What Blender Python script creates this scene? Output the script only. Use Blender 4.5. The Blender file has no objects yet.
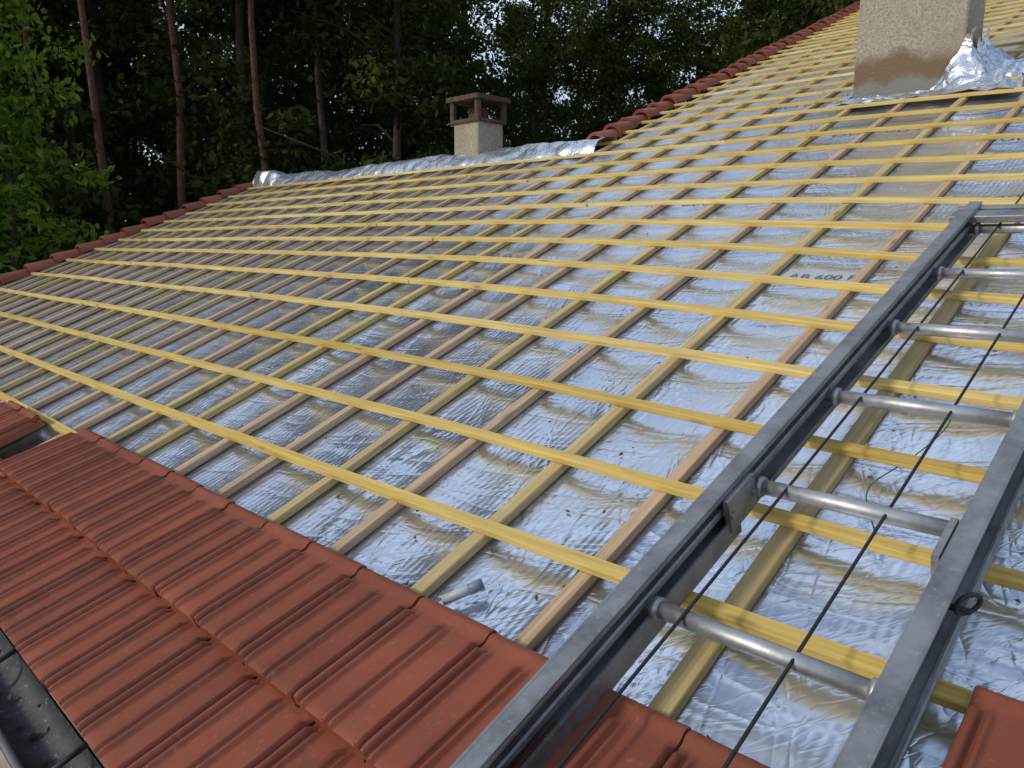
import bpy, math, random
import numpy as np
from mathutils import Vector
rng=np.random.default_rng(7); random.seed(7)
S=1.15; CZ=4.6
C=np.array([0,0,CZ]); eb=np.array([-.7193,.6947,0]); er=np.array([.6531,.676,.341]); nn=np.array([-.2367,-.2453,.9398])
FAN=.033
scene=bpy.context.scene
def W(u,v,w):
    u=np.asarray(u,float)[...,None];v=np.asarray(v,float)[...,None];w=np.asarray(w,float)[...,None]
    return C+S*(u*eb+v*er+(w-1)*nn)
# ---------- noise
TAB=rng.random((256,256))
def vn(x,y,s=0):
    x=np.asarray(x,float)+s*17.3;y=np.asarray(y,float)+s*9.7
    xi=np.floor(x).astype(int);yi=np.floor(y).astype(int);fx=x-xi;fy=y-yi
    fx=fx*fx*(3-2*fx);fy=fy*fy*(3-2*fy)
    g=lambda a,b:TAB[a%256,b%256]
    return (g(xi,yi)*(1-fx)+g(xi+1,yi)*fx)*(1-fy)+(g(xi,yi+1)*(1-fx)+g(xi+1,yi+1)*fx)*fy
def ss(x): x=np.clip(x,0,1); return x*x*(3-2*x)
# ---------- mesh builder
class MB:
    def __init__(s): s.v=[];s.f=[];s.g=[];s.t=[];s.n=0
    def add(s,v,f,g=None,t=.5):
        v=np.asarray(v,float).reshape(-1,3);k=len(v)
        s.v.append(v); s.f+= [tuple(i+s.n for i in q) for q in f]
        s.g.append(np.zeros((k,3)) if g is None else np.asarray(g,float).reshape(-1,3))
        s.t.append(np.full(k,t) if np.isscalar(t) else np.asarray(t).ravel()); s.n+=k
    def obj(s,name,mat,parent=None,smooth=False):
        m=bpy.data.meshes.new(name); v=np.vstack(s.v)
        m.from_pydata(v.tolist(),[],s.f)
        a=m.attributes.new('grain','FLOAT_VECTOR','POINT');a.data.foreach_set('vector',np.vstack(s.g).ravel())
        a=m.attributes.new('tone','FLOAT','POINT');a.data.foreach_set('value',np.concatenate(s.t))
        if smooth: m.polygons.foreach_set('use_smooth',[True]*len(m.polygons))
        m.materials.append(mat); m.update()
        o=bpy.data.objects.new(name,m); scene.collection.objects.link(o)
        if parent: o.parent=parent
        return o
def empty(name):
    o=bpy.data.objects.new(name,None); scene.collection.objects.link(o); return o
def sweep(mb,pts,a,b,tone=.5,ca=.1,cb=.12):
    a=np.array(a,float);b=np.array(b,float)
    sec=[(-1,cb),(-1+ca,0),(1-ca,0),(1,cb),(1,1-cb),(1-ca,1),(-1+ca,1),(-1,1-cb)]
    P=np.array(pts,float);L=0;V=[];G=[];off=random.random()*50
    for i,p in enumerate(P):
        if i: L+=np.linalg.norm(P[i]-P[i-1])
        for (x,y) in sec:
            q=p+a*x+b*y; V.append(W(*q)); G.append((L+off,x*np.linalg.norm(a)+off,y*np.linalg.norm(b)))
    n=len(P);F=[]
    for i in range(n-1):
        for k in range(8):
            F.append((i*8+k,i*8+(k+1)%8,(i+1)*8+(k+1)%8,(i+1)*8+k))
    F.append(tuple(range(7,-1,-1)));F.append(tuple((n-1)*8+k for k in range(8)))
    mb.add(V,F,G,tone)
def tube(mb,pts,radii,seg=10,tone=.5,cap=True):
    P=[np.array(p,float) for p in pts]; n=len(P)
    if np.isscalar(radii): radii=[radii]*n
    V=[];G=[];L=0
    for i in range(n):
        d=P[min(i+1,n-1)]-P[max(i-1,0)]; d/=np.linalg.norm(d)+1e-9
        if i==0:
            h=np.array([0,0,1.]) if abs(d[2])<.8 else np.array([1.,0,0])
            x=np.cross(d,h)
        else: x=x-d*np.dot(x,d)
        x/=np.linalg.norm(x);y=np.cross(d,x)
        if i: L+=np.linalg.norm(P[i]-P[i-1])
        for k in range(seg):
            t=2*math.pi*k/seg; V.append(P[i]+radii[i]*(x*math.cos(t)+y*math.sin(t)));G.append((L,k/seg,0))
    F=[(i*seg+k,i*seg+(k+1)%seg,(i+1)*seg+(k+1)%seg,(i+1)*seg+k) for i in range(n-1) for k in range(seg)]
    if cap: F+= [tuple(range(seg-1,-1,-1)),tuple((n-1)*seg+k for k in range(seg))]
    mb.add(V,F,G,tone)
def grid(mb,V,G=None,t=.5):
    a,b=V.shape[:2];idx=np.arange(a*b).reshape(a,b)
    F=np.stack([idx[:-1,:-1],idx[:-1,1:],idx[1:,1:],idx[1:,:-1]],-1).reshape(-1,4)
    mb.add(V.reshape(-1,3),F.tolist(),G,t)
# ---------- materials
class M:
    def __init__(s,name,rough=.6,metal=0,spec=.5):
        s.m=bpy.data.materials.new(name);s.m.use_nodes=True;s.nt=s.m.node_tree;s.N=s.nt.nodes;s.b=s.N['Principled BSDF']
        s.b.inputs['Roughness'].default_value=rough;s.b.inputs['Metallic'].default_value=metal
        s.b.inputs['Specular IOR Level'].default_value=spec
    def n(s,t,**k):
        x=s.N.new(t)
        for a,b in k.items():
            if a in('attribute_name','operation','blend_type','data_type','feature','noise_type','wave_type','bands_direction','normalize'): setattr(x,a,b)
            else: x.inputs[a.replace('_',' ')].default_value=b
        return x
    def l(s,a,b): s.nt.links.new(a,b)
    def attr(s,n): return s.n('ShaderNodeAttribute',attribute_name=n)
    def scaled(s,vec,sc,rot=0):
        if rot:
            r=s.n('ShaderNodeMapping');r.inputs['Rotation'].default_value=(0,0,rot);s.l(vec,r.inputs['Vector']);vec=r.outputs['Vector']
        x=s.n('ShaderNodeMapping');x.inputs['Scale'].default_value=sc;s.l(vec,x.inputs['Vector']);return x.outputs['Vector']
    def noise(s,vec,scale,detail=4,rough=.6,dist=0):
        x=s.n('ShaderNodeTexNoise',Scale=scale,Detail=detail,Roughness=rough,Distortion=dist);
        if vec: s.l(vec,x.inputs['Vector'])
        return x.outputs['Fac']
    def ramp(s,fac,stops):
        x=s.n('ShaderNodeValToRGB');e=x.color_ramp.elements
        while len(e)<len(stops): e.new(.5)
        for i,(p,c) in enumerate(stops): e[i].position=p;e[i].color=(*c,1) if len(c)==3 else c
        s.l(fac,x.inputs['Fac']);return x.outputs['Color']
    def mix(s,fac,a,b,mode='MIX'):
        x=s.n('ShaderNodeMix',data_type='RGBA',blend_type=mode)
        for i,q in ((0,fac),(6,a),(7,b)):
            if isinstance(q,(int,float)): x.inputs[i].default_value=q
            elif isinstance(q,tuple): x.inputs[i].default_value=(*q,1)
            else: s.l(q,x.inputs[i])
        return x.outputs[2]
    def math(s,op,a,b=0.):
        x=s.n('ShaderNodeMath',operation=op)
        for i,q in enumerate((a,b)):
            if isinstance(q,(int,float)): x.inputs[i].default_value=q
            else: s.l(q,x.inputs[i])
        return x.outputs[0]
    def bump(s,h,strength=.3,dist=.01,prev=None):
        x=s.n('ShaderNodeBump',Strength=strength,Distance=dist);s.l(h,x.inputs['Height'])
        if prev: s.l(prev,x.inputs['Normal'])
        return x.outputs['Normal']
    def col(s,c): s.l(c,s.b.inputs['Base Color'])
    def nor(s,c): s.l(c,s.b.inputs['Normal'])
    def rgh(s,c): s.l(c,s.b.inputs['Roughness'])

def wood(name,stops,gm):
    m=M(name,.65,0,.3); g=m.attr('grain').outputs['Vector']; t=m.attr('tone').outputs['Fac']
    base=m.ramp(t,stops)
    gr=m.noise(m.scaled(g,(2.5,70,70)),1,5,.6,.6)
    c=m.mix(m.ramp(gr,[(.3,(0,0,0)),(.7,(1,1,1))]),m.mix(1,base,(.62,.55,.50),'MULTIPLY'),base)
    v=m.n('ShaderNodeTexVoronoi',Scale=1.);m.l(m.scaled(g,(4,14,14)),v.inputs['Vector'])
    kn=m.ramp(v.outputs['Distance'],[(.05,(1,1,1)),(.16,(0,0,0))])
    c=m.mix(m.math('MULTIPLY',kn,.7),c,(.18,.09,.03))
    big=m.noise(m.scaled(g,(1.3,4,4)),1.5,3)
    c=m.mix(m.math('MULTIPLY',m.ramp(big,[(.40,(0,0,0)),(.7,(1,1,1))]),.55),c,gm)
    m.col(c);m.nor(m.bump(gr,.35,.003));return m.m
mat_yel=wood('yellow_timber',[(0,(.62,.45,.10)),(.5,(.74,.56,.15)),(1,(.80,.65,.26))],(.50,.39,.18))
mat_cnt=wood('counter_batten_timber',[(0,(.58,.42,.28)),(.4,(.60,.46,.30)),(.6,(.58,.47,.23)),(1,(.64,.51,.19))],(.42,.32,.21))

def foil_mat():
    m=M('foil',.2,.90,.5); g=m.attr('grain').outputs['Vector']
    n1=m.noise(g,1.6,3)
    m.col(m.ramp(n1,[(.3,(.66,.73,.85)),(.7,(.80,.85,.94))]))
    m.rgh(m.ramp(n1,[(.3,(.17,)*3),(.7,(.29,)*3)]))
    prev=None
    for (sc,rot,st,d) in (((2,9,1),.25,.26,.006),((2.4,10,1),1.9,.22,.006),((9,34,1),.9,.2,.002)):
        f=m.noise(m.scaled(g,sc,rot),1,2,.5,.8)
        r=m.math('ABSOLUTE',m.math('SUBTRACT',f,.5)); r=m.math('POWER',m.math('SUBTRACT',1.,m.math('MULTIPLY',r,3)),6.)
        prev=m.bump(r,st,d,prev)
    w=m.n('ShaderNodeTexWave',wave_type='BANDS',bands_direction='X',Scale=16.,Distortion=.5,Detail=1.);m.l(g,w.inputs['Vector'])
    prev=m.bump(w.outputs['Fac'],.22,.0018,prev)
    m.nor(prev);return m.m
mat_foil=foil_mat()
def membrane():
    m=M('crinkled_foil',.25,.85,.5);g=m.attr('grain').outputs['Vector']
    m.col(m.ramp(m.noise(g,3,3),[(.35,(.60,.64,.72)),(.65,(.84,.87,.9))]))
    m.nor(m.bump(m.noise(g,9,3,.6,1),.6,.03));return m.m
mat_mem=membrane()
def tile_mat():
    m=M('terracotta',.6,0,.3);g=m.attr('grain').outputs['Vector'];t=m.attr('tone').outputs['Fac']
    base=m.ramp(t,[(0,(.22,.064,.036)),(.5,(.265,.074,.041)),(1,(.315,.092,.053))])
    n=m.noise(g,5,5,.65)
    c=m.mix(m.ramp(n,[(.35,(0,0,0)),(.75,(1,1,1))]),m.mix(1,base,(.76,.74,.72),'MULTIPLY'),base)
    sp=m.noise(g,90,3,.6); c=m.mix(m.math('MULTIPLY',m.ramp(sp,[(.60,(0,0,0)),(.75,(1,1,1))]),.3),c,(.38,.21,.15))
    d=m.noise(g,18,4,.6); c=m.mix(m.math('MULTIPLY',m.ramp(d,[(.56,(0,0,0)),(.74,(1,1,1))]),.45),c,(.09,.045,.03))
    m.col(c);m.rgh(m.ramp(n,[(.3,(.42,)*3),(.7,(.6,)*3)]));m.nor(m.bump(sp,.25,.0015));return m.m
mat_tile=tile_mat()
def alu(name,c,r,dirt=.5):
    m=M(name,r,.8,.5);tc=m.n('ShaderNodeTexCoord').outputs['Object']
    n=m.noise(tc,9,6,.65);n2=m.noise(tc,70,4,.7)
    a=m.mix(m.ramp(n,[(.4,(0,0,0)),(.7,(1,1,1))]),c,tuple(x*dirt for x in c))
    a=m.mix(m.math('MULTIPLY',m.ramp(n2,[(.6,(0,0,0)),(.7,(1,1,1))]),.4),a,(.6,.6,.58))
    m.col(a);m.rgh(m.ramp(n2,[(.3,(r,)*3),(.7,(min(r+.25,1),)*3)]));m.nor(m.bump(n2,.15,.002));return m.m
mat_alu=alu('aluminium',(.36,.37,.38),.40);mat_rung=alu('rung_aluminium',(.50,.51,.52),.36,.6);mat_zinc=alu('zinc',(.10,.105,.115),.5)
def plain(name,c,r=.7,metal=0,var=.6,sc=8,bump=.2,bd=.01):
    m=M(name,r,metal,.3);tc=m.n('ShaderNodeTexCoord').outputs['Object'];n=m.noise(tc,sc,6,.65)
    m.col(m.ramp(n,[(.3,tuple(x*var for x in c)),(.7,c)]));m.nor(m.bump(n,bump,bd));return m.m
mat_rope=plain('rope_black',(.03,.03,.032),.7,0,.6,60)
mat_wall=plain('render_wall',(.5,.44,.35));mat_dark=plain('steel_dark',(.06,.06,.065),.5,.5);mat_galv=plain('galvanised_steel',(.26,.28,.30),.45,.7)
mat_plank=plain('plank',(.28,.2,.12));mat_ground=plain('forest_floor',(.06,.065,.03),.9,0,.5,1.2,.5,.05)
mat_white=plain('white_plastic',(.5,.53,.56),.4);mat_blue=plain('grey_plastic',(.2,.26,.34),.4);mat_green=plain('green_cord',(.05,.22,.15),.5)
mat_highlight=plain('highlight_white',(.55,.59,.65),.4,.3,.8)  # pale colour standing in for a bright highlight on the foil
mat_print=plain('ink',(.14,.16,.20),.5);mat_leafd=plain('dry_leaf',(.11,.06,.03),.8)
def chim_mat(z0):
    m=M('roughcast',.9,0,.2);tc=m.n('ShaderNodeTexCoord').outputs['Object']
    n=m.noise(tc,55,5,.75);n2=m.noise(tc,3,5,.6)
    c=m.ramp(n,[(.35,(.30,.26,.20)),(.65,(.55,.49,.39))])
    c=m.mix(m.math('MULTIPLY',m.ramp(n2,[(.45,(0,0,0)),(.65,(1,1,1))]),.45),c,(.28,.24,.19))
    sp=m.n('ShaderNodeSeparateXYZ');m.l(tc,sp.inputs[0])
    z=m.math('ADD',m.math('SUBTRACT',sp.outputs['Z'],z0),m.math('MULTIPLY',m.math('SUBTRACT',n2,.5),.35))
    c=m.mix(m.ramp(z,[(.27,(1,1,1)),(.36,(0,0,0))]),c,(.22,.155,.10))
    c=m.mix(m.ramp(z,[(.12,(1,1,1)),(.17,(0,0,0))]),c,(.26,.255,.24))
    m.col(c);m.nor(m.bump(n,.9,.02));return m.m
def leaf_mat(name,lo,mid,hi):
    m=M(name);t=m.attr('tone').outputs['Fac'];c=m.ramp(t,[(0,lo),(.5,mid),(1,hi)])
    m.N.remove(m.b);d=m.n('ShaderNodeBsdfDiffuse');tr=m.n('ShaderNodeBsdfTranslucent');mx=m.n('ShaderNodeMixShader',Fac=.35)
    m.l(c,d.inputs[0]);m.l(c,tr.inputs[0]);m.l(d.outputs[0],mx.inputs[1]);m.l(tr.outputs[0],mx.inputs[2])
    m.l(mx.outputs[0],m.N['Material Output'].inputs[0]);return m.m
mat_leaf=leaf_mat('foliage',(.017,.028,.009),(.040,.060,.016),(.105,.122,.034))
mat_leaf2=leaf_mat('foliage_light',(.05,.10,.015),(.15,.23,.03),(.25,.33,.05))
mat_bark=plain('bark',(.08,.062,.046),.9,0,.4,14,.8,.03);mat_pine=plain('pine_bark',(.16,.078,.05),.9,0,.35,10,.8,.03)

house=empty('house')
# ---------- foil
UR0=.26;DU=.295
def ur(i): return UR0+DU*i
def foilh(u0,v):
    fr=((u0-UR0)/DU)%1.0
    sn=np.sin(np.pi*fr)
    s=-.016*sn**.8*(.5+vn(u0*1.7,v*1.5,3))
    amp=.0006+.0046*sn
    r=0
    for (ang,a,b,k) in((.15,1.3,5,1),(1.25,1.5,5,2),(2.6,1.3,5,4),(.5,2.0,11,5)):
        x=u0*math.cos(ang)+v*math.sin(ang);y=-u0*math.sin(ang)+v*math.cos(ang)
        q=1-np.abs(2*vn(x*a+1.0*vn(u0*2,v*2,k),y*b+1.3*vn(u0*1.6,v*1.6,k+1),k)-1)
        r=r+(q**4)*(.35 if b>10 else 1)*(vn(u0*.9,v*.9,k+9)**2*2.6)
    sm=((v+.02*vn(u0*3,0*v,21))/1.28+.25)%1.0
    lap=.004*ss(sm/.02)*(1-sm)
    return np.minimum(s+amp*(r-.7)*.6,.002)+lap*(.3+.7*sn)
def foil_patch(mb,u0,u1,v0,v1,du,dv):
    us=np.arange(u0,u1+1e-6,du);vs=np.arange(v0,v1+1e-6,dv);U,V=np.meshgrid(us,vs,indexing='ij')
    H=foilh(U,V);UU=U*(1+FAN*V);G=np.stack([UU,V,0*U],-1)
    grid(mb,W(UU,V,H)[:, ::-1],G[:, ::-1])
mb=MB();foil_patch(mb,-1.5,4.0,.10,2.6,.0125,.0125);mb.obj('foil_near',mat_foil,house,True)
mb=MB();foil_patch(mb,4.0,8.0,.10,4.86,.025,.025);foil_patch(mb,-4,4.0,2.6,4.86,.025,.025);foil_patch(mb,-4,-1.5,.10,2.6,.025,.025)
foil_patch(mb,-4,3.37,4.86,13.4,.045,.045);mb.obj('foil_far',mat_foil,house,True)
# ---------- counter battens
mb=MB()
for i in range(-14,27):
    u=ur(i); vmax=4.84 if u>3.37 else 13.35
    if u>7.95: continue
    n=int(vmax/.8)+1
    vs=np.linspace(.09,vmax,n);jt=random.uniform(-.012,.012)
    tone=random.choice([.05,.1,.3,.45,.7,.85,.9]) if i>1 else random.choice([.7,.8,.9])
    pts=[(u*(1+FAN*v)+jt+random.uniform(-.004,.004),v,0.002) for v in vs]
    sweep(mb,pts,(.018+random.uniform(-.002,.002),0,0),(0,0,.021),tone)
mb.obj('counter_battens',mat_cnt,house)
# ---------- battens
def bv(u,v):
    g=ss((v-.8)/1.5)
    return v+.30*g*(1-np.exp(-np.maximum(u-.5,0)/1.6))
mb=MB()
k=0;v=.555;VK=[]
while v<=13.3:
    VK.append(v)
    jit=random.uniform(-.012,.012) if k>1 else 0
    u=-3.8; nxt=[.47+4.2,2.7,5.9,3.6][k%4]+random.uniform(-.3,.3)
    while True:
        uu=nxt;nxt=uu+random.uniform(3.6,4.4)
        umax=(8.0 if bv(5,v)<4.82 else 3.37)
        ulim=umax*(1+FAN*v)+random.uniform(-.05,.02)
        end=uu>=ulim
        if end: uu=ulim
        if uu-u>.1:
            n=max(2,int((uu-u)/.4)+1)
            ph=random.random()*6
            pts=[(x,float(bv(x,v))+jit+.006*math.sin(x*1.3+ph)+random.uniform(-.0025,.0025),.023+.002*math.sin(x*2+ph)) for x in np.linspace(u+.0008,uu-.0008,n)]
            sweep(mb,pts,(0,.0155+random.uniform(-.0015,.0015),0),(0,0,.019),random.random())
        u=uu
        if end: break
    k+=1; v+=.278+min(.07,max(0,(v-2.3)*.035))
mb.obj('battens',mat_yel,house)
# ---------- tiles
def tile(mb,ul,wd,v0,v1,wt,wh,tone):
    nx,ny=65,13
    xs=np.linspace(0,1,nx);ys=np.array([0,.02,.06,.15,.3,.5,.7,.82,.86,.9,.94,.97,1.])
    X,Y=np.meshgrid(xs,ys,indexing='ij')
    def rib(c,w,h): return h*ss(2.6*(1-np.abs(X-c)/w))
    fade=1-ss((Y-.82)/.05)
    h=rib(.045,.04,.015)+rib(.135,.028,.009)+rib(.49,.034,.013)+rib(.575,.026,.009)+rib(.965,.035,.015)
    h=h*(.05+.95*fade)
    h+=.007*ss(2*(1-np.abs(Y-.96)/.04))+.003*ss(1-np.abs(Y-.88)/.03)
    h-=.004*(1-ss(Y/.03))
    jt=rng.uniform(-.003,.003,4)
    U=ul-wd*X+jt[0]*(Y-.5)*1.0; V=v0+(v1-v0)*Y+jt[1]; H=wt+(wh-wt)*Y+h+jt[2]*.6+.003*X
    P=W(U,V,H);off=rng.uniform(0,50,3);G=np.stack([U,V,0*U],-1)+off
    grid(mb,P,G,tone)
    for sl in (np.s_[:,0],np.s_[0,:],np.s_[-1,:],np.s_[:,-1]):
        a=np.stack([U[sl],V[sl],H[sl]],-1);b=a.copy();b[:,2]-=.020
        Q=np.stack([W(a[:,0],a[:,1],a[:,2]),W(b[:,0],b[:,1],b[:,2])],0)
        grid(mb,Q,np.stack([G[sl],G[sl]+.02],0),tone*.9)
mb=MB();TW=.198
def tt(): return float(np.clip(rng.normal(.5,.28),0,1))
u=3.06
while u>.16: tile(mb,u,TW-.004,.285,.59,.082,.060,tt()); u-=TW
u=5.2
while u>-1.6: tile(mb,u,TW-.004,.022,.325,.062,.042,tt()); u-=TW
u=.195
while u>-1.6:
    tile(mb,u,TW-.003,.55,.845,.085,.062,tt());tile(mb,u,TW-.003,.27,.575,.085,.062,tt());u-=TW
o_=mb.obj('eave_tiles',mat_tile,house,True)
mb=MB()
for j in range(2): tile(mb,3.60+.01*j,TW,.31,.53,.066+.024*j,.066+.024*j,tt());
for j in range(2): tile(mb,3.81+.01*j,TW,.31+.01*j,.53,.066+.024*j,.066+.024*j,tt())
mb.obj('tile_stack',mat_tile,None,True)
def verge(mb,u0,va,vb):
    v=va
    while v<vb:
        ln=.33;n=9;tone=tt();rows=[];jz=random.uniform(-.008,.008);ju=random.uniform(-.012,.012)
        for (vv,r,dz) in((v,.098,.024),(v+.012,.10,.026),(v+ln,.078,-.004)):
            row=[];uc=u0*(1+FAN*vv)+ju
            for q in range(n+1):
                t=math.pi*q/n; row.append((uc+r*math.cos(t),vv,.02+dz+jz+r*.8*math.sin(t)))
            rows.append(row)
        R=np.array(rows);P=W(R[...,0],R[...,1],R[...,2]);grid(mb,P,R+rng.uniform(0,9),tone)
        inner=R[0].copy();inner[:,2]-=.02;inner[:,0]+=(u0*(1+FAN*v)-inner[:,0])*.2
        Q=np.stack([W(R[0][:,0],R[0][:,1],R[0][:,2]),W(inner[:,0],inner[:,1],inner[:,2])],0);grid(mb,Q,None,tone*.7)
        v+=.27
mb=MB();verge(mb,8.0,-.05,4.75);verge(mb,3.37,5.0,13.3);mb.obj('verge_tiles',mat_tile,house,True)
# ---------- ridge membrane
mb=MB();us=np.arange(3.75,9.25,.025);vs=np.linspace(0,1,18);U,V=np.meshgrid(us,vs,indexing='ij')
hump=np.sin(np.pi*V)**.8
H=.02+hump*(.03+.05*vn(U*1.7,V*2,31)+.03*vn(U*6,V*4,32))+.018*(vn(U*12,V*7,33)-.5)
H+=hump*.10*ss((U-8.6)/.4)*(.4+vn(U*8,V*5,36))
VV=4.74+.34*V+.06*(vn(U*3,V*0,35)-.5)
grid(mb,W(U,VV,H)[:, ::-1],np.stack([U,VV,0*U],-1)[:, ::-1]);mb.obj('ridge_membrane',mat_mem,house,True)
# ---------- back slopes, walls
mb=MB();erb=np.array([.6531,.676,-.341])
def quad(mb,*p): mb.add(np.array(p),[(0,1,2,3)],np.array(p))
r0=W(9.2,4.86,0);r1=W(3.9,4.86,0);quad(mb,r0,r1,r1+erb*S*4.86,r0+erb*S*4.86)
r2=W(4.85,13.4,0);r3=W(-5,13.4,0);quad(mb,r2,r3,r3+erb*S*9,r2+erb*S*9)
mb.obj('rear_roof',mat_tile,house)
mb=MB()
def g(p): q=np.array(p);q[2]=0;return q
def dn(p,d=.12): q=np.array(p);q[2]-=d;return q
a=dn(W(-4,.16,-.05));b=dn(W(7.85,.16,-.05));c=dn(W(9.05,4.8,-.05));e=b+ (c-b)+erb*S*4.7
quad(mb,a,b,g(b),g(a));quad(mb,b,c,g(c),g(b));quad(mb,c,e,g(e),g(c))
c2=dn(W(3.85,4.9,-.05));d2=dn(W(4.6,13.3,-.05));quad(mb,c2,d2,g(d2),g(c2))
mb.obj('walls',mat_wall,house)
mb=MB();R=.055
us=np.arange(-1.5,8,.5);ts=np.linspace(0,math.pi,13)
for rr in(R,R-.004):
    U,T=np.meshgrid(us,ts,indexing='ij');P=W(U,-.03+rr*np.cos(T),-.03-rr*np.sin(T));grid(mb,P)
for x in np.arange(-1,8,.5): tube(mb,[W(x,-.03-R,-.022),W(x,.03,-.02)],.007,6)
mb.obj('gutter',mat_zinc,house,True)
mb=MB();tube(mb,[W(x,-.03-R,-.026) for x in us],.010,8);mb.obj('gutter_bead',mat_galv,house,True)
mb=MB();sweep(mb,[(-2,.06,-.16),(7.9,.06,-.16)],(0,.012,0),(0,0,.15));mb.obj('fascia',mat_plank,house)
# scaffolding
sc=empty('scaffolding');mb=MB()
for u in(.4,1.95,2.75,4.3,6.3):
    p=W(u,-.20,-.2);tube(mb,[g(p),p+np.array([0,0,.12])],.024)
    p2=p+np.array([-.45,-.46,0]);tube(mb,[g(p2),p2+np.array([0,0,.1])],.024);tube(mb,[p-[0,0,.9],p2-[0,0,.9]],.024)
for dz in(-.12,-.95): tube(mb,[W(-1,-.20,-.2)+[0,0,dz],W(7,-.20,-.2)+[0,0,dz]],.024)
mb.obj('tubes',mat_galv,sc,True)
mb=MB()
p0=W(-1,-.23,-.2)-[0,0,.9];p1=W(7,-.23,-.2)-[0,0,.9];o=np.array([-.13,-.135,0])
for j in range(3):
    A=p0+o*j*1.1;B=p1+o*j*1.1;z=np.array([0,0,.04]);mb.add([A,B,B+o,A+o,A+z,B+z,B+o+z,A+o+z],[(0,1,2,3),(4,5,6,7),(0,1,5,4),(2,3,7,6),(1,2,6,5),(0,3,7,4)])
mb.obj('planks',mat_galv,sc)
# ---------- chimneys
erh=np.array([.6949,.7192,0]);ebh=eb
def cbox(mb,o,a0,a1,b0,b1,z0,z1,bev=.012):
    V=[];A=[a0,a0+bev,a1-bev,a1];B=[b0,b0+bev,b1-bev,b1]
    ring=[(A[1],b0),(A[2],b0),(a1,B[1]),(a1,B[2]),(A[2],b1),(A[1],b1),(a0,B[2]),(a0,B[1])]
    for z in(z0,z1):
        for (x,y) in ring: V.append(o+ebh*x+erh*y+np.array([0,0,z]))
    F=[(k,(k+1)%8,8+(k+1)%8,8+k) for k in range(8)]+[tuple(range(8)),tuple(range(8,16))]
    mb.add(V,F)
o=W(1.40,5.42,0);mb=MB();cbox(mb,o,.02,.77,0,.42,-.6,2.4);ch=mb.obj('chimney',chim_mat(o[2]),None)
mb=MB();cbox(mb,o,-.06,.81,-.06,.48,2.4,2.5);cbox(mb,o,-.02,.79,-.02,.44,-.5,.05,.02);q=mb.obj('slab',mat_wall,ch)
mb=MB();nt=150;ns=30
per=[(-.0,-.0),(.77,0),(.77,.42),(0,.42)]
T=np.linspace(0,4,nt,endpoint=False);rows=[]
for t in np.append(T,T[:1]):
    i=int(t)%4;fr=t-int(t);a=np.array(per[i]);b=np.array(per[(i+1)%4]);p=a+(b-a)*fr;cen=np.array([.385,.21]);dd=p-cen
    out=np.array([np.sign(dd[0])*min(1,abs(dd[0])/.385)**3,np.sign(dd[1])*min(1,abs(dd[1])/.21)**3]);
    right=ss((.25-p[0])/.3)
    row=[]
    for s in np.linspace(0,1,ns):
        ext=(.12+.22*right)*(.6+.8*vn(t*3,0,41))
        up=(.01+.30*right)*(.5+vn(t*5,0,42))
        rad=.012+ext*s**1.5; x=p+out*rad
        base=o+ebh*x[0]+erh*x[1]
        d=np.dot(base-C,nn)/S+1 ; zroof=base[2]-d*S/nn[2]
        z=zroof+.045+up*(1-s)**2+.07*(vn(t*9,s*7,43)-.4)*(.3+right)+.03*(vn(t*25,s*15,44)-.5)
        row.append([base[0],base[1],z])
    rows.append(row)
P=np.array(rows)
P[...,0]+=.03*(vn(P[...,0]*14,P[...,2]*14,45)-.5);P[...,1]+=.03*(vn(P[...,1]*14,P[...,2]*14,46)-.5)
grid(mb,P,P);mb.obj('flashing',mat_mem,ch,True)
o=W(5.36,5.06,0);mb=MB();s=.19
o=o+np.array([0,0,-.02])
cbox(mb,o,-s,s,-s,s,-.8,.38);small=mb.obj('chimney',chim_mat(-5),None)
mb=MB();cbox(mb,o,-s-.03,s+.03,-s-.03,s+.03,.38,.415)
for x in(-1,1):
    for y in(-1,1): cbox(mb,o,x*(s-.0)-.03,x*(s-.0)+.03,y*s-.03,y*s+.03,.415,.60)
cbox(mb,o,-s-.06,s+.06,-s-.06,s+.06,.60,.645);cbox(mb,o,-.08,.08,-.08,.08,.415,.54)
mb.obj('cap',plain('cap_concrete',(.12,.085,.065),.9,0,.45,20,.5),small)
# ---------- ladder
lad=empty('ladder');mb=MB()
V0,V1=-.35,2.68
def bar(u,w0,w1,hw,va=V0,vb=V1,m=None): sweep(m or mb,[(u,va,w0),(u,vb,w0)],(hw,0,0),(0,0,w1-w0),.5,.25,.05 if w1-w0>.03 else .2)
bar(.668,.070,.170,.0035);bar(.652,.163,.170,.0165);bar(.652,.070,.077,.0165);bar(.638,.155,.163,.0025);bar(.638,.077,.085,.0025)
bar(.655,.112,.128,.0115)
bar(.262,.070,.170,.0035);bar(.254,.163,.1705,.0175);bar(.254,.0695,.077,.0175);bar(.2415,.155,.163,.0025);bar(.2415,.077,.086,.0025)
bar(.632,.060,.105,.0030,V0,1.02);bar(.282,.060,.105,.0030,V0,1.02)
mb.obj('rails',mat_alu,lad)
mb=MB();v=-.01
while v<2.6:
    tube(mb,[W(.665,v,.108),W(.26,v,.108)],.0150*S,14)
    for uu in(.627,.286): tube(mb,[W(uu+.006,v,.108),W(uu-.006,v,.108)],.020*S,14)
    v+=.372
mb.obj('rungs',mat_rung,lad,True)
mb=MB()
sweep(mb,[(.70,2.60,.135),(.20,2.60,.135)],(0,.03,0),(0,0,.022));sweep(mb,[(.70,2.66,.12),(.20,2.66,.12)],(0,.012,0),(0,0,.04))
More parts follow.
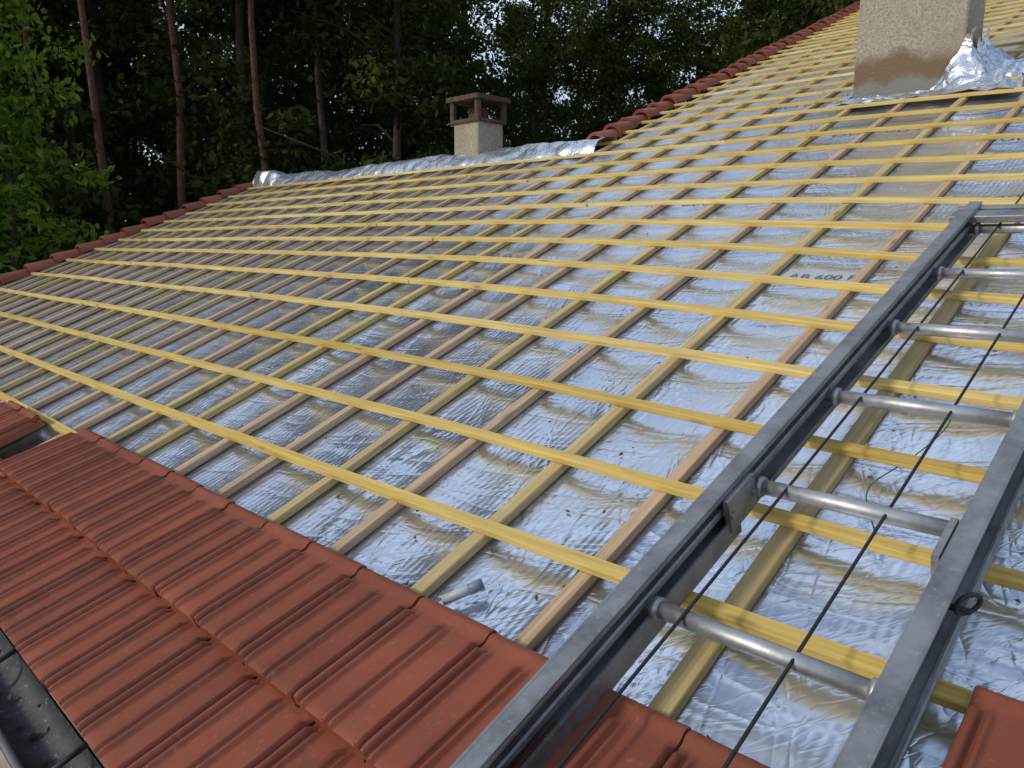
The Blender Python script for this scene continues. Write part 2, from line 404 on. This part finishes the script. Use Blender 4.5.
sweep(mb,[(.63,.98,.085),(.63,1.08,.085)],(.006,0,0),(0,0,.07));sweep(mb,[(.285,.98,.085),(.285,1.08,.085)],(.006,0,0),(0,0,.07))
for vv in(.99,1.07): tube(mb,[W(.640,vv,.12),W(.620,vv,.12)],.009,8)
mb.obj('brackets',mat_alu,lad)
mb=MB()
tube(mb,[W(.575-.01*t,.1+3.2*t,.13-.012*math.sin(math.pi*t)) for t in np.linspace(0,1,14)],.0034,7)
tube(mb,[W(.395,.1+2.9*t,.125-.010*math.sin(math.pi*t)) for t in np.linspace(0,1,14)],.0034,7)
mb.obj('ropes',mat_rope,lad,True)
mb=MB()
c0=np.array([.228,.93,.125])
tube(mb,[W(c0[0]-.012*math.cos(t),c0[1]+.016*math.cos(t),c0[2]+.016*math.sin(t)) for t in np.linspace(0,2*math.pi,17)],.0042,7,cap=False)
tube(mb,[W(.262,c0[1],c0[2]-.014),W(.225,c0[1],c0[2]-.014)],.006,7)
mb.obj('hook_ring',mat_dark,lad,True)
# ---------- printed lettering on foil
def text(s,u,v,size):
    cu=bpy.data.curves.new('t','FONT');cu.body=s;cu.size=size
    ob=bpy.data.objects.new('t',cu);scene.collection.objects.link(ob);bpy.context.view_layer.update()
    me=bpy.data.meshes.new_from_object(ob.evaluated_get(bpy.context.evaluated_depsgraph_get()));bpy.data.objects.remove(ob)
    n=len(me.vertices);co=np.empty(n*3);me.vertices.foreach_get('co',co);co=co.reshape(-1,3)
    U=u-co[:,0];V=v+co[:,1];H=foilh(U/(1+FAN*V),V)+.006
    P=W(U,V,H);out=MB();out.add(P,[tuple(p.vertices) for p in me.polygons]);return out
lab=MB();pat=MB()
def label(s_,u_,k_,size,patch=False,ln=.3):
    v_=float(bv(u_,VK[k_]))+.08
    t_=text(s_,u_,v_,size);lab.add(np.vstack(t_.v),t_.f)
    if patch:
        us=np.linspace(u_+.03,u_-ln,40);a_=np.linspace(0,1,14);U,A=np.meshgrid(us,a_,indexing='ij')
        q=(us-us[0])/(us[-1]-us[0]);hw=(np.sin(np.pi*q)**.35)[:,None]*(.5*size+.035)
        V=v_+size*.4+hw*(2*A-1)+.008*np.sin(U*17);grid(pat,W(U,V,foilh(U/(1+FAN*V),V)+.0035))  # pale sheet on the foil, a highlight painted behind the lettering
label("AB 600 R",1.17,6,.062,True,.27)
label("ISO 600 R",.98,9,.10)
for (a_,b_,c_,d_) in [("ISO 600 R",2.4,9,.12),("600 R AB",1.0,12,.13),("ISO 600",3.9,10,.12),("ISO 600 R",1.9,13,.13),("ISO 600 R",3.1,6,.10),("600 R",5.2,11,.13),("ISO 600 R",.7,15,.14),("ISO 600",2.8,16,.14),("ISO 600 R",7.0,8,.13),("600 R AB",4.6,5,.11)]: label(a_,b_,c_,d_)
lab.obj('printed_lettering',mat_print,house);pat.obj('highlight_patch',mat_highlight,house,True)
# ---------- small objects
tb=empty('marker_pen');mb=MB();a=W(1.095,.631,.012);b=W(1.05,.706,.014);tube(mb,[a,b],[.012,.012],12);mb.obj('body',mat_white,tb,True)
mb=MB();tube(mb,[a+(b-a)*.65,a+(b-a)*1.02],[.0135,.0135],12);mb.obj('cap',mat_blue,tb,True)
mb=MB();pts=[W(.43+.05*math.sin(t*5)+.05*t,1.15+.45*t,.015+.01*math.sin(t*9)) for t in np.linspace(0,1,30)];tube(mb,pts,.0018,6);mb.obj('green_cord',mat_green,None,True)
mb=MB()
for i in range(260):
    u=rng.uniform(.1,3.5) if i<150 else rng.uniform(.1,7);v=.62+rng.exponential(.6) if i<150 else rng.uniform(.6,4.5)
    u0=u/(1+FAN*v);w=float(foilh(np.array(u0),np.array(v)))+.005;s=rng.uniform(.003,.010);t=rng.uniform(0,6)
    p=[(u+s*math.cos(t+k*math.pi/2)*(1 if k%2 else .5),v+s*math.sin(t+k*math.pi/2)*(1 if k%2 else .5),w+rng.uniform(0,.006)) for k in range(4)]
    mb.add([W(*x) for x in p],[(0,1,2,3)])
for i in range(120):
    u=rng.uniform(.5,5);v=-.03+rng.normal(0,.018);s=rng.uniform(.005,.014);t=rng.uniform(0,6)
    p=[(u+s*math.cos(t+k*math.pi/2)*(1 if k%2 else .5),v+s*math.sin(t+k*math.pi/2)*(1 if k%2 else .5),-.074+rng.uniform(0,.012)) for k in range(4)]
    mb.add([W(*x) for x in p],[(0,1,2,3)])
mb.obj('fallen_leaves',mat_leafd,None)
# ---------- ground
mb=MB();N=60;xs=np.linspace(-300,300,N);X,Y=np.meshgrid(xs,xs,indexing='ij');Z=.3*(vn(X*.2,Y*.2,60)-.5)
grid(mb,np.stack([X,Y,Z],-1));mb.obj('ground',mat_ground,None,True)
# ---------- trees
def leaves(mb,cen,rad,n,size,tone):
    d=rng.normal(size=(n,3));d/=np.linalg.norm(d,axis=1)[:,None];p=cen+d*rad*(rng.random((n,1))**.45)*np.array([1,1,.6])
    a=rng.normal(size=(n,3));a/=np.linalg.norm(a,axis=1)[:,None];b=np.cross(a,rng.normal(size=(n,3)));b/=np.linalg.norm(b,axis=1)[:,None]
    s=size*rng.uniform(.6,1.3,(n,1));V=np.stack([p-a*s,p+b*s*.5,p+a*s,p-b*s*.5],1).reshape(-1,3)
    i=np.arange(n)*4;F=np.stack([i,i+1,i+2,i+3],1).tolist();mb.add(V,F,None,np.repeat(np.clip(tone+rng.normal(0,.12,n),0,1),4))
def tree(H,rx,z0,ncl,nl,ls,tr=.2,clr=.9,lean=0,branches=12):
    lf=MB();tk=MB()
    zs=np.linspace(0,H*.92,10);ox=np.cumsum(rng.normal(0,.05,10))+lean*zs;oy=np.cumsum(rng.normal(0,.05,10));ox-=ox[0];oy-=oy[0]
    tube(tk,[(x,y,z) for x,y,z in zip(ox,oy,zs)],[tr*(1-.8*z/H)*(1.25 if z==0 else 1) for z in zs],9)
    for i in range(ncl):
        t=rng.uniform(0,1);z=z0+(H-z0)*t
        prof=math.sin(math.pi*min(1,.12+.88*t)**.8)**.6
        th=rng.uniform(0,2*math.pi);rr=rx*prof*(rng.random()**.5)*(.8+.5*math.sin(th*3+t*7))
        cx=np.interp(z,zs,ox)+rr*math.cos(th);cy=np.interp(z,zs,oy)+rr*math.sin(th)
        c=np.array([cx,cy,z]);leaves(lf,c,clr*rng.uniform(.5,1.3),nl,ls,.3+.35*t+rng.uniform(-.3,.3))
        if i<branches:
            zb=max(z0*.6,z-rr*.5);s=np.array([np.interp(zb,zs,ox),np.interp(zb,zs,oy),zb]);m=(s+c)/2+np.array([0,0,.25])
            tube(tk,[s,m,c],[tr*.3,tr*.2,tr*.06],6)
    return lf,tk
def meshes(nm,lf,tk,ml,mbk):
    a=lf.obj(nm+'_crown',ml);b=tk.obj(nm+'_trunk',mbk,None,True);ma,mb_=a.data,b.data
    bpy.data.objects.remove(a);bpy.data.objects.remove(b);return ma,mb_
var=[]
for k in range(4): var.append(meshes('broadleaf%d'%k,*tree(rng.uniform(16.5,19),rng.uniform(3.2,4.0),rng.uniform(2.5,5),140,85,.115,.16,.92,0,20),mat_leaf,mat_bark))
bush=[meshes('shrub%d'%k,*tree(5,2.2,.4,50,75,.10,.06,.75),mat_leaf,mat_bark) for k in range(2)]
forest=empty('forest_trees')
def inst(ms,x,y,s,par,rz=None):
    for m_ in ms:
        o=bpy.data.objects.new(m_.name,m_);scene.collection.objects.link(o);o.parent=par
        o.location=(x,y,-.1);o.rotation_euler=(0,0,rng.uniform(0,6.3) if rz is None else rz);o.scale=(s,s,s*rng.uniform(.9,1.1))
for row,(yy,step,sc_) in enumerate([(21,4.2,1.),(26,4.2,1.),(32,3.9,1.),(39,3.9,1.05),(48,4.2,1.1),(58,5,1.15)]):
    x=-yy*.95-4
    while x<yy*.55+3:
        X=x+rng.uniform(-1.1,1.1);Y=yy+rng.uniform(-1.5,1.5)
        back=(X-3.8)*.6949+(Y-14)*.7192
        if not(X>-2 and Y<26 and back<9 ) : inst(var[rng.integers(4)],X,Y,sc_*rng.uniform(.88,1.15),forest)
        x+=step
for i in range(7): inst(var[rng.integers(4)],-18-rng.uniform(0,6),4+i*2.2+rng.uniform(-1,1),rng.uniform(.8,1.1),forest)
under=empty('undergrowth')
for i in range(60):
    Y=rng.uniform(18,38);X=rng.uniform(-Y*.85,2 if Y<27 else Y*.4);inst(bush[i%2],X,Y,rng.uniform(.7,1.3),under)
for (px,Y,lean,H,tr_) in[(128,18.5,-.05,19,.12),(190,19.5,.0,20,.13),(286,19,-.03,19,.12),(322,20,.01,17,.13),(52,19.5,.01,18,.10)]:
    X=(px-512)/755*Y*1.0
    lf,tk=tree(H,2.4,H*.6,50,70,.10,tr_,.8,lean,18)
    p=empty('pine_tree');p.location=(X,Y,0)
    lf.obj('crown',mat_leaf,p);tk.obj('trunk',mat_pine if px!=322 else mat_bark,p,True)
for (X,Y,H,r) in[(-8.9,13.4,9.3,2.0)]:
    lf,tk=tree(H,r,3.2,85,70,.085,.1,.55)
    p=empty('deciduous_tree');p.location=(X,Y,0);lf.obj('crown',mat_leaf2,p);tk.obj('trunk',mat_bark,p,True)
# ---------- light
SD=np.array([-.85,-.35]);SD/=np.linalg.norm(SD);el=math.radians(30)
sv=Vector((SD[0]*math.cos(el),SD[1]*math.cos(el),math.sin(el)))
L=bpy.data.lights.new('sun','SUN');L.energy=2.0;L.angle=math.radians(7);L.color=(1,.90,.74)
lo=bpy.data.objects.new('sun',L);scene.collection.objects.link(lo);lo.rotation_euler=sv.to_track_quat('Z','Y').to_euler()
w=bpy.data.worlds.new('World');scene.world=w;w.use_nodes=True;nt=w.node_tree;bg=nt.nodes['Background']
sky=nt.nodes.new('ShaderNodeTexSky');sky.sky_type='NISHITA';sky.sun_disc=False;sky.sun_elevation=el;sky.sun_rotation=math.atan2(SD[0],SD[1])
tc=nt.nodes.new('ShaderNodeTexCoord');mp=nt.nodes.new('ShaderNodeMapping');mp.inputs['Scale'].default_value=(1,1,2.5)
no=nt.nodes.new('ShaderNodeTexNoise');no.inputs['Scale'].default_value=2.2;no.inputs['Detail'].default_value=6
cr=nt.nodes.new('ShaderNodeValToRGB');cr.color_ramp.elements[0].position=.38;cr.color_ramp.elements[1].position=.66
mx=nt.nodes.new('ShaderNodeMix');mx.data_type='RGBA';mx.inputs[7].default_value=(5.9,6.7,8.1,1)
nt.links.new(tc.outputs['Generated'],mp.inputs[0]);nt.links.new(mp.outputs[0],no.inputs['Vector']);nt.links.new(no.outputs['Fac'],cr.inputs[0])
nt.links.new(cr.outputs[0],mx.inputs[0]);nt.links.new(sky.outputs[0],mx.inputs[6]);nt.links.new(mx.outputs[2],bg.inputs[0]);bg.inputs[1].default_value=.135
cam=bpy.data.cameras.new('camera');cam.sensor_width=36;cam.lens=755/1024*36;cam.clip_end=1000;cam.clip_start=.02
co=bpy.data.objects.new('camera',cam);scene.collection.objects.link(co);co.location=(0,0,CZ);co.rotation_euler=(math.radians(79.5),0,0);scene.camera=co
scene.view_settings.view_transform='Standard';scene.view_settings.look='None';scene.view_settings.exposure=0
print('done')
